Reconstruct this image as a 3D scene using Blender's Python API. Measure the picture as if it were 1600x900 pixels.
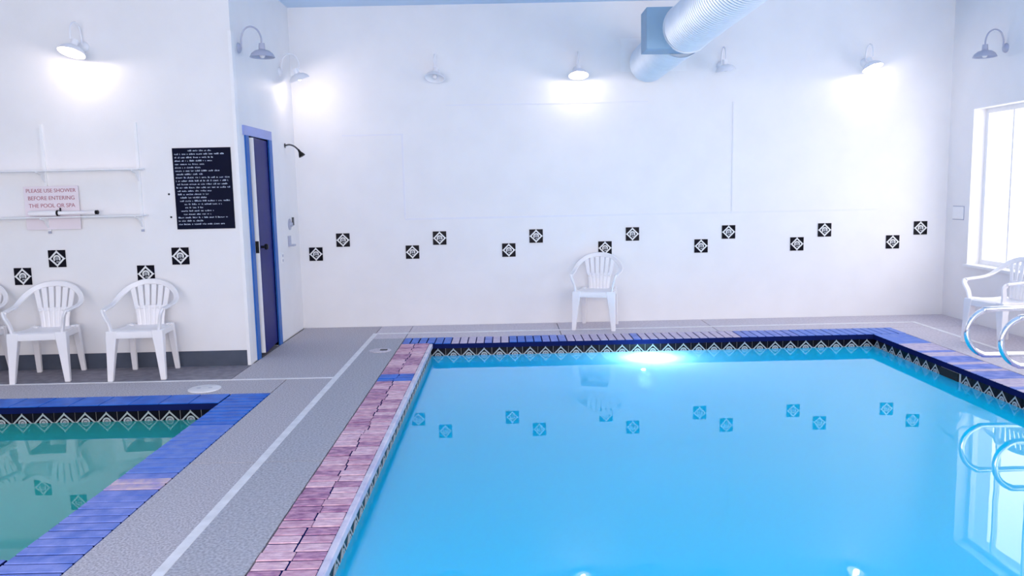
import bpy, bmesh, math, random
from mathutils import Vector, Matrix
random.seed(4)
for o in list(bpy.data.objects): bpy.data.objects.remove(o)
scn = bpy.context.scene
COL = scn.collection
PI = math.pi

# ------------------------------------------------------------------ camera
XW, YB, XR, YL, ZC = -2.307, 8.975, 4.957, 7.053, 3.513     # side wall, back wall, right wall, near left wall, ceiling
YREAR, XFAR = -2.6, -6.6
WATER = -0.127
cam_d = bpy.data.cameras.new('camera'); cam = bpy.data.objects.new('camera', cam_d); COL.objects.link(cam)
pitch, roll, yaw = 0.1212, 0.0208, 0.0069
fwd = Vector((math.sin(yaw)*math.cos(pitch), math.cos(yaw)*math.cos(pitch), -math.sin(pitch)))
rt = Vector((math.cos(yaw), -math.sin(yaw), 0)); up = rt.cross(fwd)
r2 = rt*math.cos(roll) - up*math.sin(roll); u2 = up*math.cos(roll) + rt*math.sin(roll)
M = Matrix((r2, u2, -fwd)).transposed().to_4x4(); M.translation = Vector((0, 0, 1.5))
cam.matrix_world = M
cam_d.sensor_width = 36.0; cam_d.lens = 36.0*1250/1600; cam_d.clip_start = 0.05
scn.camera = cam

# ------------------------------------------------------------------ light
world = bpy.data.worlds.new('sky'); scn.world = world; world.use_nodes = True
bg = world.node_tree.nodes['Background']
bg.inputs[0].default_value = (0.93, 0.95, 1.0, 1); bg.inputs[1].default_value = 1.6
def area(name, loc, rot, sx, sy, power, col):
    l = bpy.data.lights.new(name, 'AREA'); l.shape = 'RECTANGLE'; l.size = sx; l.size_y = sy
    l.energy = power; l.color = col
    o = bpy.data.objects.new(name, l); COL.objects.link(o); o.location = loc; o.rotation_euler = rot
    return o
# daylight by tall windows added unseen behind the camera, and by the right window
area('added_rear_daylight', (0.0, YREAR-0.10, 1.75), (-PI/2, 0, PI), 8.6, 2.5, 415, (1.0, 0.885, 0.835))
area('daylight_right_window', (XR+0.36, 5.9, 1.44), (0, PI/2, 0), 1.62, 5.2, 62, (1.0, 0.92, 0.90))
scn.view_settings.view_transform = 'Standard'
try: scn.view_settings.look = 'None'
except Exception: pass
scn.view_settings.exposure = 0.02; scn.view_settings.gamma = 1.0; scn.view_settings.use_curve_mapping = False
LAMP_W = 6.0; LAMP_C = (1.0, 0.84, 0.76)

# ------------------------------------------------------------------ materials
def mat(name, col, rough=0.5, metal=0.0, var=0.0, scale=20.0, bump=0.0, bscale=60.0, col2=None, spec=0.5, emit=None, es=0.0, stretch=None, detail=4):
    m = bpy.data.materials.new(name); m.use_nodes = True
    nt = m.node_tree; b = nt.nodes['Principled BSDF']
    b.inputs['Base Color'].default_value = (*col, 1); b.inputs['Roughness'].default_value = rough
    b.inputs['Metallic'].default_value = metal; b.inputs['Specular IOR Level'].default_value = spec
    if var or col2 or bump:
        tc = nt.nodes.new('ShaderNodeTexCoord'); mp = nt.nodes.new('ShaderNodeMapping')
        geo = nt.nodes.new('ShaderNodeNewGeometry')
        nt.links.new(geo.outputs['Position'], mp.inputs[0])
        if stretch: mp.inputs['Scale'].default_value = stretch
    if var or col2:
        n = nt.nodes.new('ShaderNodeTexNoise'); n.inputs['Scale'].default_value = scale; n.inputs['Detail'].default_value = detail
        nt.links.new(mp.outputs[0], n.inputs[0])
        r = nt.nodes.new('ShaderNodeValToRGB')
        c2 = col2 if col2 else tuple(max(0, c*(1-var)) for c in col)
        r.color_ramp.elements[0].position = 0.36; r.color_ramp.elements[1].position = 0.64
        r.color_ramp.elements[0].color = (*c2, 1); r.color_ramp.elements[1].color = (*col, 1)
        nt.links.new(n.outputs[0], r.inputs[0]); nt.links.new(r.outputs[0], b.inputs['Base Color'])
    if bump:
        n2 = nt.nodes.new('ShaderNodeTexNoise'); n2.inputs['Scale'].default_value = bscale
        nt.links.new(mp.outputs[0], n2.inputs[0])
        bp = nt.nodes.new('ShaderNodeBump'); bp.inputs['Strength'].default_value = bump; bp.inputs['Distance'].default_value = 0.01
        nt.links.new(n2.outputs[0], bp.inputs['Height']); nt.links.new(bp.outputs[0], b.inputs['Normal'])
    if emit:
        b.inputs['Emission Color'].default_value = (*emit, 1); b.inputs['Emission Strength'].default_value = es
    return m
m_wall = mat('white_wall_paint', (0.84, 0.83, 0.845), 0.55, var=0.03, scale=3, bump=0.05, bscale=120)
m_ceil = mat('light_tinted_ceiling', (0.60, 0.74, 0.92), 0.7, var=0.03, scale=3)  # white ceiling; the blue light on it is put into its colour
m_trimw = mat('white_trim_paint', (0.86, 0.86, 0.88), 0.4, var=0.02)
m_seam = mat('batten_paint', (0.80, 0.80, 0.86), 0.5, var=0.02)
m_base = mat('grey_baseboard', (0.085, 0.10, 0.14), 0.45, var=0.2, scale=6, spec=0.15)
m_conc = mat('concrete_light', (0.63, 0.595, 0.635), 0.75, col2=(0.37, 0.345, 0.38), scale=95, bump=0.25, bscale=160, spec=0.1)
m_conc2 = mat('concrete_grey', (0.52, 0.515, 0.56), 0.6, col2=(0.33, 0.325, 0.37), scale=75, bump=0.2, bscale=160, spec=0.15)
m_conc3 = mat('concrete_pale', (0.64, 0.59, 0.66), 0.5, col2=(0.50, 0.46, 0.52), scale=45, bump=0.1, bscale=120)
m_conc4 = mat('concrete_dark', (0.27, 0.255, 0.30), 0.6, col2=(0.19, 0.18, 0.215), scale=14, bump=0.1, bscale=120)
m_joint = mat('dark_joint', (0.05, 0.05, 0.06), 0.9, spec=0)
m_drain = mat('white_drain_plastic', (0.82, 0.81, 0.84), 0.5, var=0.12, scale=12)
m_blue = mat('blue_painted_brick', (0.02, 0.17, 0.68), 0.35, col2=(0.012, 0.11, 0.52), scale=9, bump=0.15, bscale=90, spec=0.12)
m_blue2 = mat('blue_worn_brick', (0.09, 0.20, 0.66), 0.4, col2=(0.16, 0.26, 0.66), scale=14, bump=0.15, bscale=90, spec=0.12)
m_blue3 = mat('lavender_worn_brick', (0.25, 0.31, 0.72), 0.4, col2=(0.12, 0.20, 0.60), scale=10, bump=0.15, bscale=90, spec=0.12)
m_pink = mat('bare_brick_patch', (0.66, 0.50, 0.56), 0.5, col2=(0.36, 0.30, 0.60), scale=16, bump=0.15, bscale=90)
m_pale = mat('pale_worn_brick', (0.58, 0.50, 0.64), 0.4, col2=(0.42, 0.36, 0.56), scale=20, bump=0.15, bscale=90)
m_red = [mat('plum_brick_a', (0.74, 0.46, 0.56), 0.45, col2=(0.52, 0.27, 0.39), scale=22, bump=0.4, bscale=70, stretch=(.8, 1.6, 1), spec=0.15),
         mat('plum_brick_b', (0.84, 0.58, 0.66), 0.45, col2=(0.62, 0.37, 0.48), scale=26, bump=0.4, bscale=70, stretch=(.8, 1.6, 1), spec=0.15),
         mat('plum_brick_c', (0.62, 0.34, 0.48), 0.45, col2=(0.30, 0.13, 0.26), scale=22, bump=0.4, bscale=70, stretch=(.8, 1.6, 1), spec=0.15)]
m_nose = mat('pale_lavender_nosing', (0.74, 0.70, 0.80), 0.3, col2=(0.50, 0.48, 0.66), scale=9)
m_grout = mat('coping_grout', (0.008, 0.014, 0.085), 0.8, spec=0)
m_tile = mat('black_glazed_tile', (0.006, 0.006, 0.012), 0.22, spec=0.08)
m_tilew = mat('white_tile_glaze', (0.80, 0.80, 0.80), 0.35)
m_tilep = mat('grey_green_tile_glaze', (0.42, 0.46, 0.47), 0.35)
m_tileg = mat('grey_tile_glaze', (0.34, 0.35, 0.38), 0.35)
m_pgrout = mat('tile_grout', (0.55, 0.57, 0.58), 0.7)
m_plaster = mat('pool_plaster', (0.03, 0.46, 0.90), 0.7, var=0.05, scale=2)
m_splaster = mat('spa_plaster', (0.20, 0.62, 0.60), 0.7, var=0.06, scale=2)
m_plast = mat('white_resin', (0.86, 0.84, 0.86), 0.35, var=0.02, scale=8)
m_enam = mat('white_enamel', (0.84, 0.84, 0.88), 0.3)
m_enamg = mat('grey_enamel', (0.42, 0.44, 0.56), 0.35)
m_bulb = mat('lit_bulb', (1, 1, 1), 0.5, emit=(1.0, 0.90, 0.84), es=14)
m_bulboff = mat('unlit_bulb', (0.8, 0.8, 0.82), 0.15)
m_chrome = mat('chrome', (0.86, 0.88, 0.92), 0.08, metal=1.0)
m_dchrome = mat('dark_chrome', (0.10, 0.10, 0.11), 0.25, metal=0.6)
m_galv = mat('white_galvanised_duct', (0.74, 0.80, 0.88), 0.35, metal=0.25, var=0.06, scale=5)
m_box = mat('blue_grey_sheet_metal', (0.28, 0.44, 0.60), 0.5, var=0.1, scale=4)
m_navy = mat('navy_door_paint', (0.008, 0.014, 0.16), 0.4, var=0.15, scale=4, spec=0.06)
m_jamb = mat('blue_frame_paint', (0.03, 0.14, 0.48), 0.35, var=0.1, scale=5, spec=0.15)
m_head = mat('lavender_frame_paint', (0.30, 0.36, 0.72), 0.4, var=0.08, scale=5)
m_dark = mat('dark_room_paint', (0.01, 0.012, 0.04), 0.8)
m_black = mat('black_plastic', (0.008, 0.008, 0.01), 0.4, spec=0.15)
m_sign = mat('black_sign_panel', (0.004, 0.006, 0.022), 0.3, spec=0.06)
m_ltr = mat('pale_lettering', (0.40, 0.46, 0.58), 0.5)
m_pinks = mat('pinkish_sign_panel', (0.80, 0.72, 0.78), 0.4)
m_redl = mat('faded_red_lettering', (0.40, 0.13, 0.17), 0.5)
m_lens = mat('pool_light_lens', (1, 1, 1), 0.2, emit=(1.0, 0.96, 0.98), es=3)

def water_mat(name, body, glow, tint, cloud, ior, bump):
    m = bpy.data.materials.new(name); m.use_nodes = True; nt = m.node_tree; nt.nodes.clear()
    N = nt.nodes.new; L = nt.links.new
    out = N('ShaderNodeOutputMaterial'); mix = N('ShaderNodeMixShader'); gl = N('ShaderNodeBsdfGlossy'); fr = N('ShaderNodeFresnel')
    tr = N('ShaderNodeBsdfTransparent'); df = N('ShaderNodeBsdfDiffuse'); tl = N('ShaderNodeBsdfTranslucent'); m2 = N('ShaderNodeMixShader'); m3 = N('ShaderNodeMixShader')
    tr.inputs[0].default_value = (*tint, 1); df.inputs[0].default_value = (*body, 1); tl.inputs[0].default_value = (*glow, 1)
    gl.inputs['Roughness'].default_value = 0.015; gl.inputs['Color'].default_value = (1, 1, 1, 1); fr.inputs[0].default_value = ior
    m3.inputs[0].default_value = 0.45; L(df.outputs[0], m3.inputs[1]); L(tl.outputs[0], m3.inputs[2])
    m2.inputs[0].default_value = cloud; L(tr.outputs[0], m2.inputs[1]); L(m3.outputs[0], m2.inputs[2])
    L(fr.outputs[0], mix.inputs[0]); L(m2.outputs[0], mix.inputs[1]); L(gl.outputs[0], mix.inputs[2]); L(mix.outputs[0], out.inputs[0])
    geo = N('ShaderNodeNewGeometry'); nz = N('ShaderNodeTexNoise'); nz.inputs['Scale'].default_value = 2.2; nz.inputs['Detail'].default_value = 2
    bp = N('ShaderNodeBump'); bp.inputs['Strength'].default_value = bump; bp.inputs['Distance'].default_value = 0.02
    L(geo.outputs['Position'], nz.inputs[0]); L(nz.outputs[0], bp.inputs['Height']); L(bp.outputs[0], gl.inputs['Normal']); L(bp.outputs[0], fr.inputs['Normal'])
    return m
m_water = water_mat('pool_water', (0.0, 0.78, 1.0), (0.35, 0.85, 1.0), (0.30, 0.85, 1.0), 0.97, 1.40, 0.03)
m_spaw = water_mat('spa_water', (0.07, 0.88, 0.80), (0.07, 0.88, 0.80), (0.35, 0.92, 0.88), 0.72, 1.42, 0.05)
def glass_mat():
    m = bpy.data.materials.new('window_glass'); m.use_nodes = True; nt = m.node_tree; nt.nodes.clear(); N = nt.nodes.new; L = nt.links.new
    out = N('ShaderNodeOutputMaterial'); mix = N('ShaderNodeMixShader'); gl = N('ShaderNodeBsdfGlossy'); fr = N('ShaderNodeLayerWeight'); tr = N('ShaderNodeBsdfTransparent')
    gl.inputs['Roughness'].default_value = 0.02; fr.inputs[0].default_value = 0.15
    pw = N('ShaderNodeMath'); pw.operation = 'POWER'; pw.inputs[1].default_value = 3.0; L(fr.outputs['Facing'], pw.inputs[0])
    L(pw.outputs[0], mix.inputs[0]); L(tr.outputs[0], mix.inputs[1]); L(gl.outputs[0], mix.inputs[2]); L(mix.outputs[0], out.inputs[0]); return m
m_glass = glass_mat()

# ------------------------------------------------------------------ mesh helpers
def box(bm, x0, x1, y0, y1, z0, z1):
    vs = [bm.verts.new((x, y, z)) for x in (x0, x1) for y in (y0, y1) for z in (z0, z1)]
    for f in ((0,1,3,2), (4,6,7,5), (0,4,5,1), (2,3,7,6), (0,2,6,4), (1,5,7,3)): bm.faces.new([vs[i] for i in f])
def quad(bm, *pts): bm.faces.new([bm.verts.new(p) for p in pts])
def loft(bm, rings, cap=True, closed=False):
    R = [[bm.verts.new(p) for p in r] for r in rings]; n = len(R[0])
    k = len(R) if closed else len(R)-1
    for i in range(k):
        a, b = R[i], R[(i+1) % len(R)]
        for j in range(n): bm.faces.new((a[j], a[(j+1)%n], b[(j+1)%n], b[j]))
    if cap and not closed:
        bm.faces.new(R[0][::-1]); bm.faces.new(R[-1])
def tube(bm, pts, r, n=10, closed=False):
    pts = [Vector(p) for p in pts]; rs = r if isinstance(r, (list, tuple)) else [r]*len(pts)
    rings = []; prev = None
    for i, p in enumerate(pts):
        if closed: t = pts[(i+1) % len(pts)] - pts[i-1]
        else: t = pts[min(i+1, len(pts)-1)] - pts[max(i-1, 0)]
        t.normalize()
        if prev is None:
            a = Vector((0,0,1)) if abs(t.z) < 0.9 else Vector((1,0,0)); u = (a - t*a.dot(t)).normalized()
        else: u = (prev - t*prev.dot(t)).normalized()
        prev = u; v = t.cross(u)
        rings.append([p + (u*math.cos(2*PI*k/n) + v*math.sin(2*PI*k/n))*rs[i] for k in range(n)])
    loft(bm, rings, True, closed)
def lathe(bm, prof, n=24, axis='z', origin=(0,0,0)):
    o = Vector(origin); rings = []
    for r, h in prof:
        ring = []
        for k in range(n):
            a = 2*PI*k/n; c, s = r*math.cos(a), r*math.sin(a)
            ring.append(o + Vector({'z': (c, s, h), 'y': (c, h, s), 'x': (h, c, s)}[axis]))
        rings.append(ring)
    loft(bm, rings)
def catmull(P, k=6):
    P = [Vector(p) for p in P]; Q = [P[0]*2-P[1]] + P + [P[-1]*2-P[-2]]; out = []
    for i in range(1, len(Q)-2):
        a, b, c, d = Q[i-1], Q[i], Q[i+1], Q[i+2]
        for j in range(k):
            t = j/k; out.append(0.5*((2*b) + (c-a)*t + (2*a-5*b+4*c-d)*t*t + (-a+3*b-3*c+d)*t**3))
    out.append(P[-1]); return out
def strap(bm, pts, widths, thick, wdir):
    """flat band along pts; wdir(i) gives the direction of its width"""
    pts = [Vector(p) for p in pts]; rings = []
    for i, p in enumerate(pts):
        t = (pts[min(i+1, len(pts)-1)] - pts[max(i-1, 0)]).normalized()
        w = Vector(wdir(i)); w = (w - t*w.dot(t)).normalized(); nrm = t.cross(w)
        h = widths[i]/2 if isinstance(widths, (list, tuple)) else widths/2; q = thick/2
        rings.append([p+w*h*0.75-nrm*q, p+w*h, p+w*h*0.75+nrm*q, p-w*h*0.75+nrm*q, p-w*h, p-w*h*0.75-nrm*q])
    loft(bm, rings)
def mesh(name, bm, m, smooth=False, bevel=0):
    bmesh.ops.recalc_face_normals(bm, faces=bm.faces[:])
    if bevel: bmesh.ops.bevel(bm, geom=bm.edges[:], offset=bevel, segments=1, affect='EDGES')
    me = bpy.data.meshes.new(name); bm.to_mesh(me); bm.free(); me.materials.append(m)
    if smooth:
        for p in me.polygons: p.use_smooth = True
        try: me.set_sharp_from_angle(angle=math.radians(40))
        except Exception: pass
    return me
def link(name, me, parent=None, loc=None, rot=None):
    o = bpy.data.objects.new(name, me); COL.objects.link(o)
    if parent: o.parent = parent
    if loc: o.location = loc
    if rot: o.rotation_euler = rot
    return o
def obj(name, bm, m, parent=None, smooth=False, bevel=0, loc=None, rot=None):
    return link(name, mesh(name, bm, m, smooth, bevel), parent, loc, rot)
def bobj(name, b, m, parent=None, bevel=0):
    bm = bmesh.new(); bs = b if isinstance(b, list) else [b]
    for q in bs: box(bm, *q)
    return obj(name, bm, m, parent, bevel=bevel)
def tag(o, label, cat, group=None):
    o['label'] = label; o['category'] = cat
    if group: o['group'] = group
    return o
def struct(o, label=None, cat=None):
    o['kind'] = 'structure'
    if label: o['label'] = label
    if cat: o['category'] = cat
    return o
def thing(name, label, cat, loc=(0,0,0), rotz=0, group=None):
    o = link(name, None, None, loc, (0, 0, rotz)); return tag(o, label, cat, group)
def copy_tree(o, parent=None):
    c = o.copy(); COL.objects.link(c)
    if parent: c.parent = parent
    for ch in list(o.children): copy_tree(ch, c)
    return c

# ------------------------------------------------------------------ pool and spa outline
PX0, PX1, PY0, PY1 = -0.775, 3.68, 1.0, 7.88          # pool water edge
PO0, PO1, POY = -1.065, 3.985, 8.20                   # outer edge of its coping
SX0, SX1, SY0, SY1 = -5.2, -2.10, 3.21, 5.765         # spa water edge
SO1, SOY0, SOY1 = -1.82, 2.95, 6.005

# ------------------------------------------------------------------ floor: slabs over a dark bed, joints open between them
bed = bmesh.new()
xs = sorted({XFAR, SX0-.25, SX0, SX1, SO1, PX0, PX1, XR+.05}); ys = sorted({YREAR, PY0, SY0, SY1, PY1, YB+.05})
for i in range(len(xs)-1):
    for j in range(len(ys)-1):
        cx, cy = (xs[i]+xs[i+1])/2, (ys[j]+ys[j+1])/2
        if PX0 < cx < PX1 and PY0 < cy < PY1: continue
        if SX0 < cx < SX1 and SY0 < cy < SY1: continue
        box(bed, xs[i], xs[i+1], ys[j], ys[j+1], -0.12, -0.05)
floor = struct(obj('floor', bed, m_joint), 'grey concrete pool deck', 'floor')
g = 0.004
def slab(x0, x1, y0, y1, m): bobj('slab', (x0+g, x1-g, y0+g, y1-g, -0.05, 0.0), m, floor)
XD, YD = -1.42, 6.47
for y0, y1 in ((YREAR, 1.7), (1.7, 4.40), (4.40, YD)): slab(SO1, XD, y0, y1, m_conc)
for y0, y1 in ((YREAR, 1.7), (1.7, 4.40), (4.40, POY), (POY, YB)): slab(XD, PO0, y0, y1, m_conc2 if y1 < 8.5 else m_conc3)
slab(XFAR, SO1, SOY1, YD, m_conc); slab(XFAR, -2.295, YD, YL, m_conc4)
slab(-2.295, XD, YD, YB, m_conc)
slab(XFAR, SO1, YREAR, SOY0, m_conc); slab(XFAR, SX0-.25, SOY0, SOY1, m_conc)
for x0, x1 in ((PO0, 0.56), (0.56, 2.2), (2.2, XR)): slab(x0, x1, POY, YB, m_conc3)
for y0, y1 in ((YREAR, 2.4), (2.4, 5.2), (5.2, POY)): slab(PO1, XR, y0, y1, m_conc3)
slab(PO0, PO1, YREAR, PY0-.3, m_conc2)
def drain(n, x0, x1, y0, y1, lab): struct(bobj('trim_%d' % n, (x0, x1, y0, y1, -0.01, 0.0025), m_drain), lab, 'deck drain')
drain(1, XD-.024, XD+.024, YREAR, 8.52, 'white drain strip running from the front to the back wall')
drain(2, XFAR, XD-.024, YD-.016, YD+.016, 'thin white drain strip in front of the left chairs')
drain(3, XD+.024, 4.415, 8.475, 8.52, 'white drain strip along the back wall')
drain(4, 4.37, 4.415, YREAR, 8.475, 'white drain strip along the window wall')

# ------------------------------------------------------------------ walls and ceiling
wb = struct(bobj('wall_back', (XW-2.4, XR+.25, YB, YB+.15, -0.12, ZC), m_wall), 'white back wall behind the pool', 'wall')
wl = struct(bobj('wall_left', (XFAR, XW, YL, YL+.10, -0.12, ZC), m_wall), 'white wall section behind the spa', 'wall')
DY0, DY1, DZ = 7.34, 7.965, 2.04
ws = struct(bobj('wall_side', [(XW-.10, XW, YL+.10, DY0, -0.12, ZC), (XW-.10, XW, DY1, YB, -0.12, ZC), (XW-.10, XW, DY0, DY1, DZ, ZC)], m_wall), 'short white return wall with the door', 'wall')
WZ0, WZ1, WY0, WY1 = 0.614, 2.25, 3.3, 8.53
wr = struct(bobj('wall_right', [(XR, XR+.2, YREAR, WY0, -.12, ZC), (XR, XR+.2, WY1, YB, -.12, ZC), (XR, XR+.2, WY0, WY1, -.12, WZ0), (XR, XR+.2, WY0, WY1, WZ1, ZC)], m_wall), 'white right wall with the window', 'wall')
struct(bobj('wall_far_left', (XFAR-.15, XFAR, YREAR, YL+.1, -.12, ZC), m_wall))
struct(bobj('wall_rear', [(XFAR, -4.4, YREAR-.2, YREAR, -.12, ZC), (4.4, XR+.2, YREAR-.2, YREAR, -.12, ZC), (-4.4, 4.4, YREAR-.2, YREAR, -.12, .45), (-4.4, 4.4, YREAR-.2, YREAR, 3.05, ZC)], m_wall))
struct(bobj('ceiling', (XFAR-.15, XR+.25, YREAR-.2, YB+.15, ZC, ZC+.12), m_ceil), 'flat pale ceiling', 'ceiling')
# dark room behind the ajar door
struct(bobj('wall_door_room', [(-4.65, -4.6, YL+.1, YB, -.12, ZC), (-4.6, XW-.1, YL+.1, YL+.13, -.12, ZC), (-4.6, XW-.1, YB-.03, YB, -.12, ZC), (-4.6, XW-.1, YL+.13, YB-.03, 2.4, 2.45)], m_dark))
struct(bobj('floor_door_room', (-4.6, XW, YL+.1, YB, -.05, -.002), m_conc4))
struct(bobj('baseboard_left', (XFAR, XW-.02, YL-.015, YL, 0, .135), m_base), 'dark grey baseboard below the left wall', 'baseboard')
struct(bobj('trim_5', (XW-.02, XW+.008, YL-.012, YL+.06, 0, 2.9), m_trimw), 'white corner strip of the left wall', 'trim')
# battens on the back wall
def batten(n, b): struct(bobj('trim_%d' % n, b, m_seam), None)
y0, y1 = YB-.006, YB
batten(6, (-1.115, 4.17, y0, y1, 1.195, 1.217)); batten(7, (-1.125, -1.105, y0, y1, 1.217, 2.13)); batten(8, (-1.78, -1.10, y0, y1, 2.13, 2.147))
batten(9, (2.537, 2.553, y0, y1, 1.217, 2.42)); batten(10, (-0.62, 1.60, y0, y1, 2.437, 2.449))

# ------------------------------------------------------------------ decorative wall tiles
T = 0.150
def tile_mesh(name, t, m): 
    bm = bmesh.new(); box(bm, -t/2, t/2, -.006, 0, -t/2, t/2); return mesh(name, bm, m)
def motif_mesh(name, m=None, k0=.74, R=0.070, y=-.0085):
    bm = bmesh.new()
    def ring(r0, r1, n, a0=0.0, a1=2*PI, cx=0, cz=0, y=y):
        closed = abs(a1-a0-2*PI) < 1e-6; k = n if closed else n+1
        A = []
        for i in range(k):
            a = a0 + (a1-a0)*i/n
            A.append([bm.verts.new((cx+r*math.cos(a), yy, cz+r*math.sin(a))) for r, yy in ((r0, y), (r1, y), (r1, -.005), (r0, -.005))])
        for i in range(n):
            p, q = A[i], A[(i+1) % k]
            for j in range(4): bm.faces.new((p[j], p[(j+1)%4], q[(j+1)%4], q[j]))
    ring(R*k0, R*1.02, 4)                              # diamond outline
    ring(R*0.28, R*0.46, 10, -0.6, 3.9)                  # curl inside it
    for a in range(4): box(bm, *( (-.004,.004, y, -.005, R*.98, R*1.06) if a == 0 else (-.004,.004, y, -.005, -R*1.06, -R*.98) if a == 1 else (R*.98, R*1.06, y, -.005, -.004, .004) if a == 2 else (-R*1.06, -R*.98, y, -.005, -.004, .004)))
    return mesh(name, bm, m or m_tilew)
def core_mesh(name, R=0.070):
    bm = bmesh.new(); lathe(bm, [(R*.22, -.0075), (R*.22, -.005)], 8, 'y'); box(bm, -R*.1, R*.45, -.0075, -.005, -R*.5, -R*.32); return mesh(name, bm, m_tileg)
tme, mme, cme = tile_mesh('tile', T, m_tile), motif_mesh('motif'), core_mesh('motif_center')
pmme = motif_mesh('motif', m_tilep, .80)
def tile(parent, loc, rotz=0, mm=None):
    t = link('tile', tme, parent, loc, (0, 0, rotz)); link('motif', mm or mme, t); link('motif_center', cme, t)
    return t
for k in range(7):
    tile(wb, (-1.818+1.0812*k, YB-.001, .9885)); tile(wb, (-2.127+1.0812*k, YB-.001, .8376))
for k in range(2):
    tile(wl, (-3.943+1.0812*k, YL-.001, .9885)); tile(wl, (-4.256+1.0812*k, YL-.001, .8376))

# ------------------------------------------------------------------ pool basin, spa basin, water
def basin(name, x0, x1, y0, y1, depth, m, lab):
    bm = bmesh.new(); w = .05
    box(bm, x0-w, x1+w, y0-w, y1+w, -depth-w, -depth)
    box(bm, x0-w, x0, y0-w, y1+w, -depth, -.05); box(bm, x1, x1+w, y0-w, y1+w, -depth, -.05)
    box(bm, x0, x1, y0-w, y0, -depth, -.05); box(bm, x0, x1, y1, y1+w, -depth, -.05)
    return struct(obj(name, bm, m), lab, 'basin')
pool = basin('pool_basin', PX0, PX1, PY0, PY1, 1.25, m_plaster, 'blue plastered swimming pool basin')
spa = basin('spa_basin', SX0, SX1, SY0, SY1, 0.95, m_splaster, 'teal plastered spa basin')
TZ = WATER; P = 0.1545
def grout(parent, b): bobj('tile_grout', b, m_pgrout, parent)
zt, zb = TZ+T/2+.003, TZ-T/2-.003
grout(pool, (PX0, PX1, PY1-.003, PY1, zb, zt)); grout(pool, (PX0, PX0+.003, PY0, PY1, zb, zt)); grout(pool, (PX1-.003, PX1, PY0, PY1, zb, zt))
grout(spa, (SX0, SX1, SY1-.003, SY1, zb, zt)); grout(spa, (SX1-.003, SX1, SY0, SY1, zb, zt))
n = 29; PF = (PX1-PX0)/n
for k in range(n):
    x = PX0+PF/2+PF*k
    t = tile(pool, (x, PY1-.003, TZ), 0, pmme)
k = 0
while PY1-.09-P*k > PY0+.07:
    y = PY1-.09-P*k
    tile(pool, (PX0+.003, y, TZ), PI/2, pmme)
    if not (6.33 < y < 6.67) : tile(pool, (PX1-.003, y, TZ), -PI/2, pmme)
    k += 1
k = 0
while SX1-.09-P*k > SX0+.07:
    tile(spa, (SX1-.09-P*k, SY1-.003, TZ), 0, pmme); k += 1
k = 0
while SY1-.09-P*k > 3.25:
    tile(spa, (SX1-.003, SY1-.09-P*k, TZ), -PI/2, pmme); k += 1
bobj('skimmer_mouth', (PX1-.012, PX1-.003, 6.36, 6.64, -.2, -.06), m_black, pool)
def water(name, x0, x1, y0, y1, m, lab):
    bm = bmesh.new(); quad(bm, (x0, y0, 0), (x1, y0, 0), (x1, y1, 0), (x0, y1, 0))
    return struct(obj(name, bm, m, loc=(0, 0, WATER)), lab, 'water')
water('pool_water', PX0+.001, PX1-.001, PY0+.001, PY1-.001, m_water, 'calm bright blue water of the swimming pool')
water('spa_water', SX0+.001, SX1-.001, SY0+.001, SY1-.001, m_spaw, 'still teal water of the spa')

# ------------------------------------------------------------------ coping bricks
def brick_me(m, L, W, key, H=.046):
    bm = bmesh.new(); box(bm, -L/2, L/2, -W/2, W/2, -H, 0.0)
    return mesh('brick', bm, m, bevel=.003)
cache = {}
def brick(parent, x, y, L, W, m, rot=0.0, dz=0.0):
    k = (m.name, round(L, 3), round(W, 3))
    if k not in cache: cache[k] = brick_me(m, L, W, k)
    return link('brick', cache[k], parent, (x, y, dz), (0, 0, rot))
BW = 0.083; G = .011
def coping(name, beds, lab): return struct(bobj(name, beds, m_grout), lab, 'coping')
# left edge of the pool, two bricks deep
c = coping('pool_coping', (PO0+.006, PX0+.02, PY0, POY-.006, -.05, -.0035), 'worn plum brick coping along the left pool edge')
y = PY0+.04; k = 0
while y < 7.86:
    blue = 6.34 < y < 6.58
    s = -.92 + random.uniform(-.012, .012)
    ma, mb = (m_blue, m_blue) if blue else (random.choice(m_red), random.choice(m_red))
    if True:
        brick(c, (PO0+s)/2, y, round(s-PO0-.006, 2), BW-G, ma, 0, random.uniform(-.0015, .0015)+.001)
        brick(c, (s+PX0-.004)/2, y, round(PX0-.004-s-.006, 2), BW-G, mb, 0, random.uniform(-.0015, .0015)+.001)
    y += BW; k += 1
yl = y-BW/2
bobj('nosing', (PX0-.008, PX0+.027, PY0, PY1-.02, -.045, .001), m_nose, c, bevel=.006)
# far edge
c = coping('pool_coping', (PO0+.006, PO1-.006, PY1-.02, POY-.006, -.05, -.0035), 'brick coping along the far pool edge, partly blue')
x = PO0+BW/2
while x < PO1:
    m = m_blue if (x < -.56 or .0 < x < .34) else m_pale if x < 2.4 else m_blue3 if x < 2.9 else m_blue2
    if m is m_pale and random.random() < .18: m = m_blue3
    if x < PX0+.03: y0_ = max(yl, PY1-.02)
    else: y0_ = PY1-.025
    brick(c, x, (y0_+POY)/2, BW-G, round(POY-y0_-G, 3), m, 0, random.uniform(0, .002))
    x += BW
# right edge
c = coping('pool_coping', (PX1-.02, PO1-.006, PY0, PY1-.03, -.05, -.0035), 'blue and lavender brick coping along the right pool edge')
y = PY1-.03-BW/2
while y > PY0+.05:
    m = m_blue2 if y > 7.35 else m_pale if y > 7.05 else m_blue3 if random.random() < .75 else m_pale
    brick(c, (PX1-.025+PO1)/2, y, round(PO1-PX1+.025-G, 3), BW-G, m, 0, random.uniform(0, .002))
    y -= BW
struct(bobj('pool_coping', (PO0, PO1, PY0-.3, PY0, -.05, 0), m_red[0]), 'brick coping along the near pool edge', 'coping')
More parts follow.
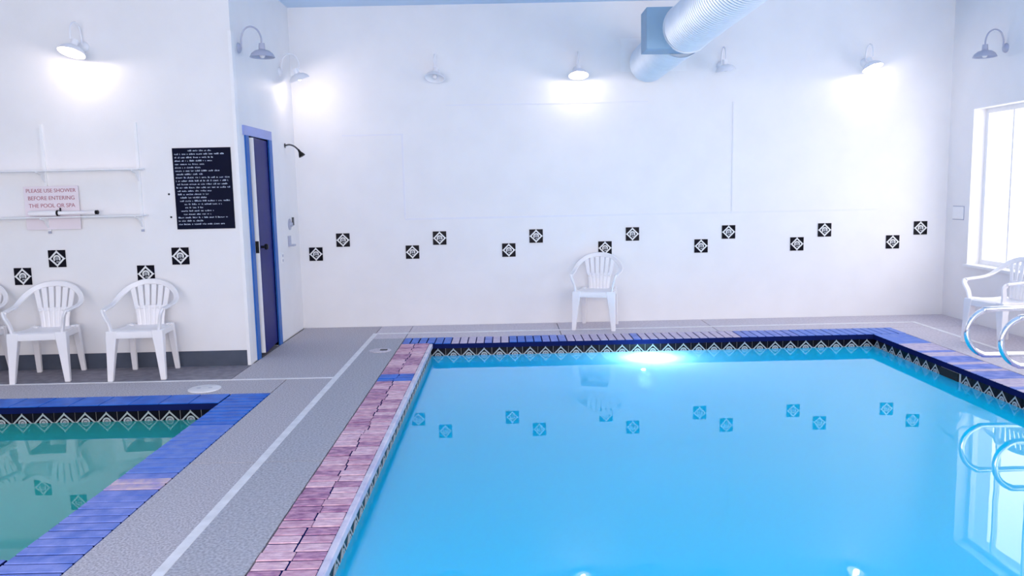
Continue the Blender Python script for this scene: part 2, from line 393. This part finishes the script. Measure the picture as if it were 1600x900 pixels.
# spa
c = coping('spa_coping', (SX1-.02, SO1-.006, SOY0, SOY1-.006, -.05, -.0035), 'blue painted brick coping along the right spa edge')
y = SOY1-BW/2
while y > SOY0+.1:
    m = m_blue if y > 5.2 else m_blue2 if y > 4.3 else m_blue3
    if 3.98 < y < 4.16: m = m_pink
    xa = SX1-.025
    brick(c, (xa+SO1)/2, y, round(SO1-xa-G, 3), BW-G, m, 0, random.uniform(0, .002))
    y -= BW
c = coping('spa_coping', (SX0-.2, SX1-.03, SY1-.02, SOY1-.006, -.05, -.0035), 'blue painted brick coping along the far spa edge')
x = SX1-.03-.11
while x > SX0-.1:
    brick(c, x, (SY1-.025+SOY1)/2, .214, round(SOY1-SY1+.025-G, 3), m_blue, 0, random.uniform(0, .002)); x -= .22
c = coping('spa_coping', (SX0-.2, SX1-.03, SOY0+.006, SY0+.02, -.05, -.0035), 'blue painted brick coping along the near spa edge')
x = SX1-.03-.042
while x > SX0-.15:
    brick(c, x, (SOY0+SY0+.025)/2, BW-G, round(SY0+.025-SOY0-G, 3), m_blue3, 0, random.uniform(0, .002)); x -= BW

# ------------------------------------------------------------------ window
w1 = struct(link('window_1', None), 'bright white window with vertical bars in the right wall', 'window')
bm = bmesh.new()
xw0, xw1 = XR+.13, XR+.19
box(bm, xw0, xw1, WY0, WY1, WZ0, WZ0+.05); box(bm, xw0, xw1, WY0, WY1, WZ1-.05, WZ1); box(bm, xw0, xw1, WY0, WY0+.05, WZ0+.05, WZ1-.05); box(bm, xw0, xw1, WY1-.05, WY1, WZ0+.05, WZ1-.05)
obj('window_frame', bm, m_trimw, w1)
ysplit = [WY1-.05] ; yy = 8.07
while yy > WY0+.3: ysplit.append(yy); yy -= .50
ysplit.append(WY0+.05)
for a in ysplit[1:-1]: bobj('mullion', (xw0+.005, xw1-.005, a-.012, a+.012, WZ0+.05, WZ1-.05), m_trimw, w1)
for a, b in zip(ysplit[1:], ysplit[:-1]): bobj('pane', (xw0+.028, xw0+.032, a+.012 if a > WY0+.06 else a, b-.012 if b < WY1-.06 else b, WZ0+.05, WZ1-.05), m_glass, w1)
bobj('window_sill', (XR-.03, XR+.13, WY0-.03, WY1+.03, WZ0-.025, WZ0+.001), m_trimw, w1)
w2 = struct(link('window_2', None), 'tall windows added to the unseen rear wall for daylight', 'window')  # windows added out of view to let daylight in
for i in range(4):
    a = -4.4+2.2*i
    bobj('window_frame', [(a, a+.05, YREAR-.08, YREAR-.02, .45, 3.05), (a+2.15, a+2.2, YREAR-.08, YREAR-.02, .45, 3.05), (a+.05, a+2.15, YREAR-.08, YREAR-.02, .45, .5), (a+.05, a+2.15, YREAR-.08, YREAR-.02, 3.0, 3.05)], m_trimw, w2)
    bobj('pane', (a+.05, a+2.15, YREAR-.052, YREAR-.048, .5, 3.0), m_glass, w2)

# ------------------------------------------------------------------ door in the return wall
d1 = struct(link('door_1', None, None, (XW, 0, 0)), 'navy door standing slightly ajar in a blue frame', 'door')
bobj('frame_head', (-.10, .015, 7.215, 8.064, DZ, 2.125), m_head, d1)
bobj('frame_jamb', (-.10, .015, 7.255, DY0, 0, DZ), m_jamb, d1); bobj('frame_jamb', (-.10, .015, DY1, 8.064, 0, DZ), m_jamb, d1)
leaf = link('door_leaf', None, d1, (-.005, DY1-.004, 0), (0, 0, math.radians(5.0)))
bobj('leaf_face', (-.004, 0, -.575, 0, .04, DZ-.015), m_navy, leaf); bobj('leaf_edge', (-.048, -.004, -.575, 0, .04, DZ-.015), m_trimw, leaf)
bm = bmesh.new(); lathe(bm, [(.012, 0), (.012, .03), (.027, .036), (.030, .052), (.020, .064), (.001, .066)], 14, 'x', (0, -.535, 1.03)); box(bm, -.040, -.010, -.579, -.575, .975, 1.085)
obj('door_handle', bm, m_black, leaf)

# ------------------------------------------------------------------ gooseneck wall lamps
def shade_me(m):
    bm = bmesh.new()
    prof = [(.0, .150), (.030, .150), (.034, .085), (.045, .078), (.075, .070), (.110, .042), (.128, .008), (.131, .0), (.125, .0), (.104, .038), (.070, .063), (.030, .072), (.0, .074)]
    prof = [(max(r, .0008), h) for r, h in prof]; lathe(bm, prof, 28); return mesh('shade', bm, m, True)
def neck_me(m):
    pts = catmull([(0, 0, 0), (0, -.03, .02), (0, -.035, .10), (0, -.07, .19), (0, -.14, .225), (0, -.21, .19), (0, -.245, .115), (0, -.25, .04)], 5)
    bm = bmesh.new(); tube(bm, pts, .0095, 8); return mesh('gooseneck_arm', bm, m, True)
def plate_me(m):
    bm = bmesh.new(); lathe(bm, [(.001, -.035), (.022, -.034), (.05, -.018), (.058, -.006), (.058, 0)], 20, 'y'); return mesh('wall_plate', bm, m, True)
def bulb_me(m):
    bm = bmesh.new(); lathe(bm, [(.001, -.012), (.018, -.008), (.029, .008), (.032, .024), (.027, .042), (.016, .058), (.014, .075)], 16); return mesh('bulb', bm, m, True)
LM = {}
for key, m in (('w', m_enam), ('g', m_enamg)): LM[key] = (shade_me(m), neck_me(m), plate_me(m))
bon, boff = bulb_me(m_bulb), bulb_me(m_bulboff)
def lamp(loc, rotz, lit, label, key='w', tilt=(0, 0), power=1.0):
    t = thing('wall_lamp', label, 'lamp', loc, rotz, 'gooseneck wall lamps')
    s, nk, pl = LM[key]; t.scale = (.83, .83, .80)
    link('wall_plate', pl, t); link('gooseneck_arm', nk, t)
    sh = link('shade', s, t, (0, -.25, -.105), (tilt[0], tilt[1], 0))
    link('bulb', bon if lit else boff, sh, (0, 0, .002))
    if lit:
        l = bpy.data.lights.new('lamp_light', 'POINT'); l.energy = LAMP_W*power; l.color = LAMP_C; l.shadow_soft_size = .03
        lo = bpy.data.objects.new('lamp_light', l); COL.objects.link(lo); lo.parent = sh; lo.location = (0, 0, -.016)
    return t
ZL = 2.79
lamp((-3.56, YL, ZL), 0, True, 'lit white gooseneck lamp on the left wall above the shelves', tilt=(-.32, .16))
lamp((XW, 7.24, ZL), PI/2, False, 'unlit grey gooseneck lamp above the blue door frame', 'g')
lamp((XW, 8.52, ZL-.02), PI/2, True, 'lit gooseneck lamp in the corner above the shower head', tilt=(-.30, -.25), power=.8)
lamp((-0.72, YB, ZL), 0, False, 'unlit white gooseneck lamp on the back wall, left of the lit middle one', tilt=(-.35, .1))
lamp((0.82, YB, ZL), 0, True, 'lit white gooseneck lamp on the back wall left of the duct', tilt=(-.30, 0))
lamp((2.40, YB, ZL+.02), 0, False, 'unlit gooseneck lamp on the back wall right of the duct', tilt=(.1, -.15))
lamp((3.98, YB, ZL+.02), 0, True, 'lit white gooseneck lamp at the right end of the back wall', tilt=(-.30, -.25))
lamp((XR, 8.04, ZL), -PI/2, False, 'unlit grey gooseneck lamp above the window', 'g')

# ------------------------------------------------------------------ ventilation duct
DX, DZc, DR = 1.60, 2.852, 0.198
t = thing('ventilation_duct', 'white spiral ventilation duct with blue grey junction box below the ceiling', 'duct', (DX, YB, DZc))
bm = bmesh.new(); rings = []; y = 0.0
def ribbed(bm, ya, yb_, r):
    pr = []; yy = ya; step = .052
    while yy > yb_:
        pr += [(r, yy), (r, yy-.038), (r+.011, yy-.043), (r+.011, yy-.048)]; yy -= step
    pr.append((r, yb_)); lathe(bm, pr, 40, 'y')
ribbed(bm, -.006, -(YB-7.33), DR); obj('duct_pipe', bm, m_galv, t, True)
bm = bmesh.new(); ribbed(bm, -(YB-7.05), -(YB-1.2), DR); obj('duct_pipe', bm, m_galv, t, True)
bm = bmesh.new(); lathe(bm, [(DR+.02, -(YB-7.05)+.001), (DR+.02, -(YB-7.03))], 40, 'y'); obj('duct_collar', bm, m_galv, t, True)
bobj('junction_box', (1.245-DX, 1.72-DX, -(YB-7.05), -(YB-7.33), 2.68-DZc, 3.03-DZc), m_box, t, bevel=.004)
bobj('wall_flange', (1.30-DX, 2.02-DX, -.006, 0, 2.765-DZc, 3.12-DZc), m_trimw, t)
for yy in (-2.6, -5.2):
    bm = bmesh.new(); tube(bm, [(0, yy, DR), (0, yy, ZC-DZc)], .006, 6); obj('hanger_rod', bm, m_galv, t)

# ------------------------------------------------------------------ resin armchairs
def make_chair(label):
    t = thing('resin_armchair', label, 'chair', group='white resin armchairs')
    # seat with a rolled front edge
    bm = bmesh.new(); rings = []
    prof = [(.205, .425), (.17, .418), (.08, .412), (-.05, .415), (-.15, .427), (-.20, .430), (-.222, .418), (-.228, .385)]
    for k, (y, z) in enumerate(prof):
        hw = .195 + .035*(k/(len(prof)-1)); ring = []
        for f in (-1, -.85, -.4, 0, .4, .85, 1): ring.append((f*hw, y, z + (.012 if abs(f) == 1 else 0)))
        for f in (1, .85, .4, 0, -.4, -.85, -1): ring.append((f*hw, y+.004, z-.020))
        rings.append(ring)
    loft(bm, rings); obj('seat', bm, m_plast, t, True)
    for sx in (-1, 1): bobj('apron', (min(sx*.197, sx*.215), max(sx*.197, sx*.215), -.20, .19, .365, .415), m_plast, t)
    for sx in (-1, 1):
        for fr in (True, False):
            bm = bmesh.new()
            if fr: top, bot, wt, wb_ = Vector((sx*.205, -.190, .43)), Vector((sx*.240, -.225, 0)), .050, .024
            else: top, bot, wt, wb_ = Vector((sx*.185, .185, .43)), Vector((sx*.205, .255, 0)), .034, .022
            def sec(c, h, s=1): return [(c.x-h, c.y-h*.8, c.z), (c.x+h, c.y-h*.8, c.z), (c.x+h, c.y+h*.8, c.z), (c.x-h, c.y+h*.8, c.z)]
            loft(bm, [sec(bot, wb_), sec(bot.lerp(top, .5), (wb_*.55+wt*.45)), sec(bot.lerp(top, .85), wt*.95), sec(top, wt)])
            obj('leg', bm, m_plast, t, bevel=.005)
    hoop = [(-.268, -.215, .605), (-.276, -.10, .612), (-.283, .03, .622), (-.282, .12, .648), (-.252, .19, .700), (-.185, .238, .755), (-.095, .262, .788), (0, .268, .797)]
    hoop = hoop + [(-x, y, z) for x, y, z in hoop[-2::-1]]
    pts = catmull(hoop, 5); nP = len(pts)
    def wd(i):
        p = pts[i]; a = min(1, max(0, (p.z-.63)/.12)); return Vector((math.copysign(1, p.x)*(1-a)*1.0 + p.x*1.2*a, .12*a, .9*a+.05))
    bm = bmesh.new(); strap(bm, pts, [.052]*nP, .020, wd); obj('back_frame', bm, m_plast, t, True)
    for sx in (-1, 1):
        bm = bmesh.new(); strap(bm, catmull([(sx*.268, -.215, .60), (sx*.255, -.232, .57), (sx*.232, -.205, .50), (sx*.215, -.195, .42)], 4), .055, .022, lambda i: (0, 1, 0)); obj('arm_support', bm, m_plast, t, True)
    # fan of slats
    nS = 6
    for k in range(nS):
        f = -1 + 2*k/(nS-1)
        top = Vector((f*.165, .255-.012*f*f, .775-.030*f*f)); mid = Vector((f*.138, .222, .60)); bot = Vector((f*.118, .195, .56))
        bm = bmesh.new(); strap(bm, catmull([bot, mid, top], 4), [.040+.010*i/8 for i in range(9)], .012, lambda i: (1, 0, 0)); obj('slat', bm, m_plast, t, True)
    bm = bmesh.new(); rings = []
    for z, hw, y in ((.40, .125, .190), (.48, .130, .196), (.55, .142, .206), (.59, .158, .216)):
        n_ = 24; front, back = [], []
        for j in range(n_+1):
            f = -1+2*j/n_; d = .004 if (j % 4) == 0 else 0
            front.append((f*hw, y-.006+d-.010*(1-f*f), z)); back.append((f*hw, y+.006-.010*(1-f*f), z))
        rings.append(front+back[::-1])
    loft(bm, rings); obj('lower_back', bm, m_plast, t)
    return t
ch = make_chair('white resin armchair at the left wall below the shower notice')
ch.location = (-3.90, 6.72, 0); ch.rotation_euler.z = math.radians(8); ch.scale = (.89, .92, .975)
def chair(loc, rz, lab):
    c = copy_tree(ch); c.location = loc; c.rotation_euler = (0, 0, math.radians(rz)); c['label'] = lab; return c
chair((-3.09, 6.73, 0), 4, 'white resin armchair at the left wall below the black notice, nearest the door')
chair((-4.565, 6.74, 0), 0, 'white resin armchair cut off by the left edge of the picture')
chair((0.975, 8.60, 0), -16, 'white resin armchair standing alone against the back wall')
chair((4.53, 7.20, 0), -78, 'white resin armchair under the window, behind the chrome rails')

# ------------------------------------------------------------------ notices
t = thing('rules_notice', 'black rules notice with rows of small pale lettering', 'sign', (-2.618, YL, 1.222))
bobj('panel', (-.252, .252, -.008, 0, 0, .702), m_sign, t)
bm = bmesh.new(); rr = random.Random(11)
rows = 23
lens = [.45, .92, .72, .70, .55, .48, .85, .50, 1.0, .98, .97, 1.0, .66, .58, .50, 1.0, .70, .36, .62, .52, .93, .50, .86]
ind = [.25, 0, 0, 0, 0, 0, 0, .02, 0, 0, .02, 0, .02, .02, .06, .05, .13, .14, .06, .1, 0, 0, 0]
for i in range(rows):
    z = .672 - i*.0288; x = -.235 + ind[i]*.47; xe = min(.236, x + lens[i]*.47)
    while x < xe-.01:
        wlen = rr.choice((1, 2, 3, 4, 5, 6, 7)); q = x
        for c_ in range(wlen):
            if q > xe-.008: break
            hh = rr.choice((.009, .009, .013)); kind = rr.random()
            if kind < .5: box(bm, q, q+.0065, -.0092, -.008, z, z+hh)
            elif kind < .8: box(bm, q, q+.0025, -.0092, -.008, z, z+hh); box(bm, q+.0025, q+.0065, -.0092, -.008, z, z+.003)
            else: box(bm, q, q+.0065, -.0092, -.008, z+.006, z+.009); box(bm, q+.002, q+.0045, -.0092, -.008, z, z+.006)
            q += .0085
        x = q+.011
o = obj('lettering', bm, m_ltr, t); o['kind'] = 'stuff'
for k, (x, z) in enumerate(((-2.925, 1.53), (-2.92, 1.33))):
    bm = bmesh.new(); lathe(bm, [(.001, -.006), (.008, -.005), (.009, 0)], 10, 'y'); tag(obj('wall_screw', bm, m_black, None, loc=(x, YL, z)), ['small black screw on the wall left of the black notice, upper one', 'small black screw on the wall left of the black notice, lower one'][k], 'screw')
def text(s, size, m, parent, loc, rot):
    cu = bpy.data.curves.new('lettering', 'FONT'); cu.body = s; cu.size = size; cu.extrude = .0006; cu.align_x = 'CENTER'
    to = bpy.data.objects.new('t', cu); COL.objects.link(to)
    bpy.context.view_layer.update()
    me = bpy.data.meshes.new_from_object(to.evaluated_get(bpy.context.evaluated_depsgraph_get())); bpy.data.objects.remove(to)
    me.materials.clear(); me.materials.append(m)
    return link('lettering', me, parent, loc, rot)
t = thing('shower_notice', 'pinkish notice with faded red capitals behind the lower wall shelf', 'sign', (-3.935, YL-.019, 1.245))
bobj('panel', (-.235, .235, -.006, 0, 0, .375), m_pinks, t)
for i, s in enumerate(('PLEASE USE SHOWER', 'BEFORE ENTERING', 'THE POOL OR SPA')):
    text(s, .0455 if i == 0 else .048, m_redl, t, (0, -.007, .322-.065*i), (PI/2, 0, 0))

# ------------------------------------------------------------------ wall shelves
t = thing('wall_shelf', 'two white wall shelves on slotted uprights above the left chairs', 'shelf', (-3.58, YL, 1.23))
for x in (-.40, .41):
    bobj('upright', (x-.012, x+.012, -.018, 0, .0, .92), m_trimw, t)
    for z in (.105, .50):
        bm = bmesh.new()
        pr = [(-.018, z+.015), (-.145, z+.015), (-.145, z+.004), (-.08, z-.015), (-.03, z-.075), (-.018, z-.08)]
        a = [bm.verts.new((x-.006, y, zz)) for y, zz in pr]; b = [bm.verts.new((x+.006, y, zz)) for y, zz in pr]
        bm.faces.new(a); bm.faces.new(b[::-1])
        for i in range(6): bm.faces.new((a[i], a[(i+1)%6], b[(i+1)%6], b[i]))
        obj('bracket', bm, m_trimw, t)
    bobj('upright_tip', (x-.010, x+.010, -.022, -.002, -.02, .0), m_enamg, t)
for z in (.12, .515): bobj('shelf_board', (-1.1, .47, -.15, -.018, z-.002, z+.007), m_trimw, t, bevel=.002)
t = thing('shelf_tube', 'white tube with a black end lying on the lower wall shelf', 'tube', (-3.80, YL-.09, 1.36+.028))
bm = bmesh.new(); lathe(bm, [(.02, -.30), (.024, -.29), (.024, -.05), (.016, -.04), (.016, .20), (.020, .21), (.020, .27)], 14, 'x'); obj('tube_body', bm, m_plast, t, True)
bm = bmesh.new(); lathe(bm, [(.018, .27), (.018, .292)], 12, 'x'); obj('end_cap', bm, m_black, t)
bm = bmesh.new(); lathe(bm, [(.026, -.06), (.026, -.045)], 14, 'x'); box(bm, -.035, -.025, -.005, .005, .01, .045); obj('clip', bm, m_black, t)

# ------------------------------------------------------------------ shower on the return wall
t = thing('wall_shower', 'dark chrome shower head on a bent arm beside the blue door', 'shower', (XW, 8.58, 2.02))
bm = bmesh.new(); tube(bm, catmull([(0, 0, 0), (.05, 0, .008), (.10, 0, -.01), (.15, 0, -.055)], 5), .009, 8); obj('shower_arm', bm, m_dchrome, t, True)
bm = bmesh.new(); lathe(bm, [(.001, .0), (.024, .0), (.026, .006), (.001, .010)], 16, 'x'); obj('flange', bm, m_dchrome, t, True)
hd = bmesh.new(); lathe(hd, [(.010, .03), (.014, .0), (.032, -.035), (.036, -.05), (.001, -.052)], 18); obj('spray_head', hd, m_black, t, True, loc=(.155, 0, -.07), rot=(0, -.5, 0))
t = thing('shower_valve', 'round grey shower valve on the wall below the shower head', 'valve', (XW, 8.60, 1.19))
bm = bmesh.new(); lathe(bm, [(.06, .0), (.06, .008), (.03, .014), (.02, .04), (.001, .042)], 20, 'x'); obj('escutcheon', bm, m_enamg, t, True); bobj('handle', (.03, .05, -.01, .01, -.01, .075), m_dchrome, t)
t = thing('soap_dish', 'narrow grey soap dish on the wall below the shower valve', 'soap dish', (XW, 8.55, .96)); bobj('back_plate', (0, .012, -.045, .045, 0, .11), m_enamg, t); bobj('tray', (.012, .06, -.045, .045, 0, .018), m_enamg, t)
t = thing('wall_outlet', 'small pale outlet plate low beside the blue door frame', 'outlet', (XW, 8.25, .80)); bobj('cover', (0, .008, -.035, .035, 0, .115), m_trimw, t, bevel=.002); [bobj('socket', (.008, .010, -.014, .014, z, z+.025), m_enamg, t) for z in (.02, .07)]
t = thing('wall_plate_cover', 'flat white cover plate on the right wall beside the window', 'cover plate', (XR, 8.73, 1.09)); bobj('cover', (-.012, 0, -.10, .10, 0, .135), m_trimw, t, bevel=.003); bobj('rim', (-.004, 0, -.108, .108, -.008, .143), m_enamg, t)

# ------------------------------------------------------------------ chrome pool rails
def rail(y, lab, zt_, zb_, xl):
    t = thing('pool_rail', lab, 'handrail', (4.36, y, 0), 0, 'chrome rails at the right pool edge')
    x = lambda v: v-4.36
    r = (zt_-zb_)/2; zc_ = (zt_+zb_)/2
    pts = [(0, 0, 0), (0, 0, zt_-.10), (-.03, 0, zt_-.03), (-.10, 0, zt_)] 
    arc = [(x(xl)+r - r*math.sin(PI*k/10), 0, zc_ + r*math.cos(PI*k/10)) for k in range(11)]
    pts = catmull([Vector(p) for p in pts + arc + [(-.22, 0, zb_), (-.02, 0, zb_)]], 4)
    bm = bmesh.new(); tube(bm, pts, .0215, 12); obj('rail_tube', bm, m_chrome, t, True)
    bm = bmesh.new(); lathe(bm, [(.05, 0), (.05, .008), (.03, .022), (.024, .024)], 18); obj('deck_flange', bm, m_chrome, t, True)
rail(6.08, 'far one of the two looped chrome rails at the right pool edge', .515, .155, 3.56)
rail(5.68, 'near one of the two looped chrome rails, cut by the right picture edge', .515, .155, 3.58)

# ------------------------------------------------------------------ pool light, lids
def pool_light(loc, rz, lab, power, off, dz=.08):
    t = thing('pool_light', lab, 'pool light', loc, rz, 'underwater pool lights')
    bm = bmesh.new(); lathe(bm, [(.125, 0), (.125, -.015), (.10, -.022), (.098, -.01)], 24, 'y'); obj('rim', bm, m_chrome, t, True)
    bm = bmesh.new(); lathe(bm, [(.098, -.004), (.08, -.018), (.001, -.024)], 24, 'y'); obj('lens', bm, m_lens, t, True)
    l = bpy.data.lights.new('pool_lamp_light', 'POINT'); l.energy = power; l.color = (1, .95, .97); l.shadow_soft_size = .06
    lo = bpy.data.objects.new('pool_lamp_light', l); COL.objects.link(lo); lo.parent = t; lo.location = (0, -off, dz)
pool_light((1.38, PY1, -.42), 0, 'glowing underwater lamp in the far pool wall', 60, .32, .18)
pool_light((0.2, PY0, -.65), PI, 'added unseen underwater lamp in the near pool wall, left one', 36, .15)  # lamp added out of view to make the water glow
pool_light((2.7, PY0, -.65), PI, 'added unseen underwater lamp in the near pool wall, right one', 36, .15)  # second added lamp for the blue glow of the pool
t = thing('skimmer_lid', 'white round skimmer lid on the deck behind the spa', 'lid', (-2.39, 6.17, 0))
bm = bmesh.new(); lathe(bm, [(.125, 0), (.125, .006), (.115, .010), (.001, .011)], 24); obj('lid', bm, m_drain, t, True); [bobj('finger_hole', (x, x+.03, -.012, .012, .010, .0115), m_enamg, t) for x in (-.06, .03)]
t = thing('skimmer_lid', 'grey skimmer lid with dark slot at the far left pool corner', 'lid', (-1.225, 7.56, 0))
bm = bmesh.new(); lathe(bm, [(.105, 0), (.105, .005), (.095, .008), (.001, .009)], 24); obj('lid', bm, m_conc3, t, True); bobj('slot', (.0, .07, -.03, .03, .0085, .0105), m_black, t)

scn.cycles.max_bounces = 10; scn.cycles.diffuse_bounces = 6; scn.cycles.glossy_bounces = 4; scn.cycles.transparent_max_bounces = 12
scn.cycles.sample_clamp_indirect = 6.0; scn.cycles.use_denoising = True
scn.cycles.caustics_reflective = False; scn.cycles.caustics_refractive = False
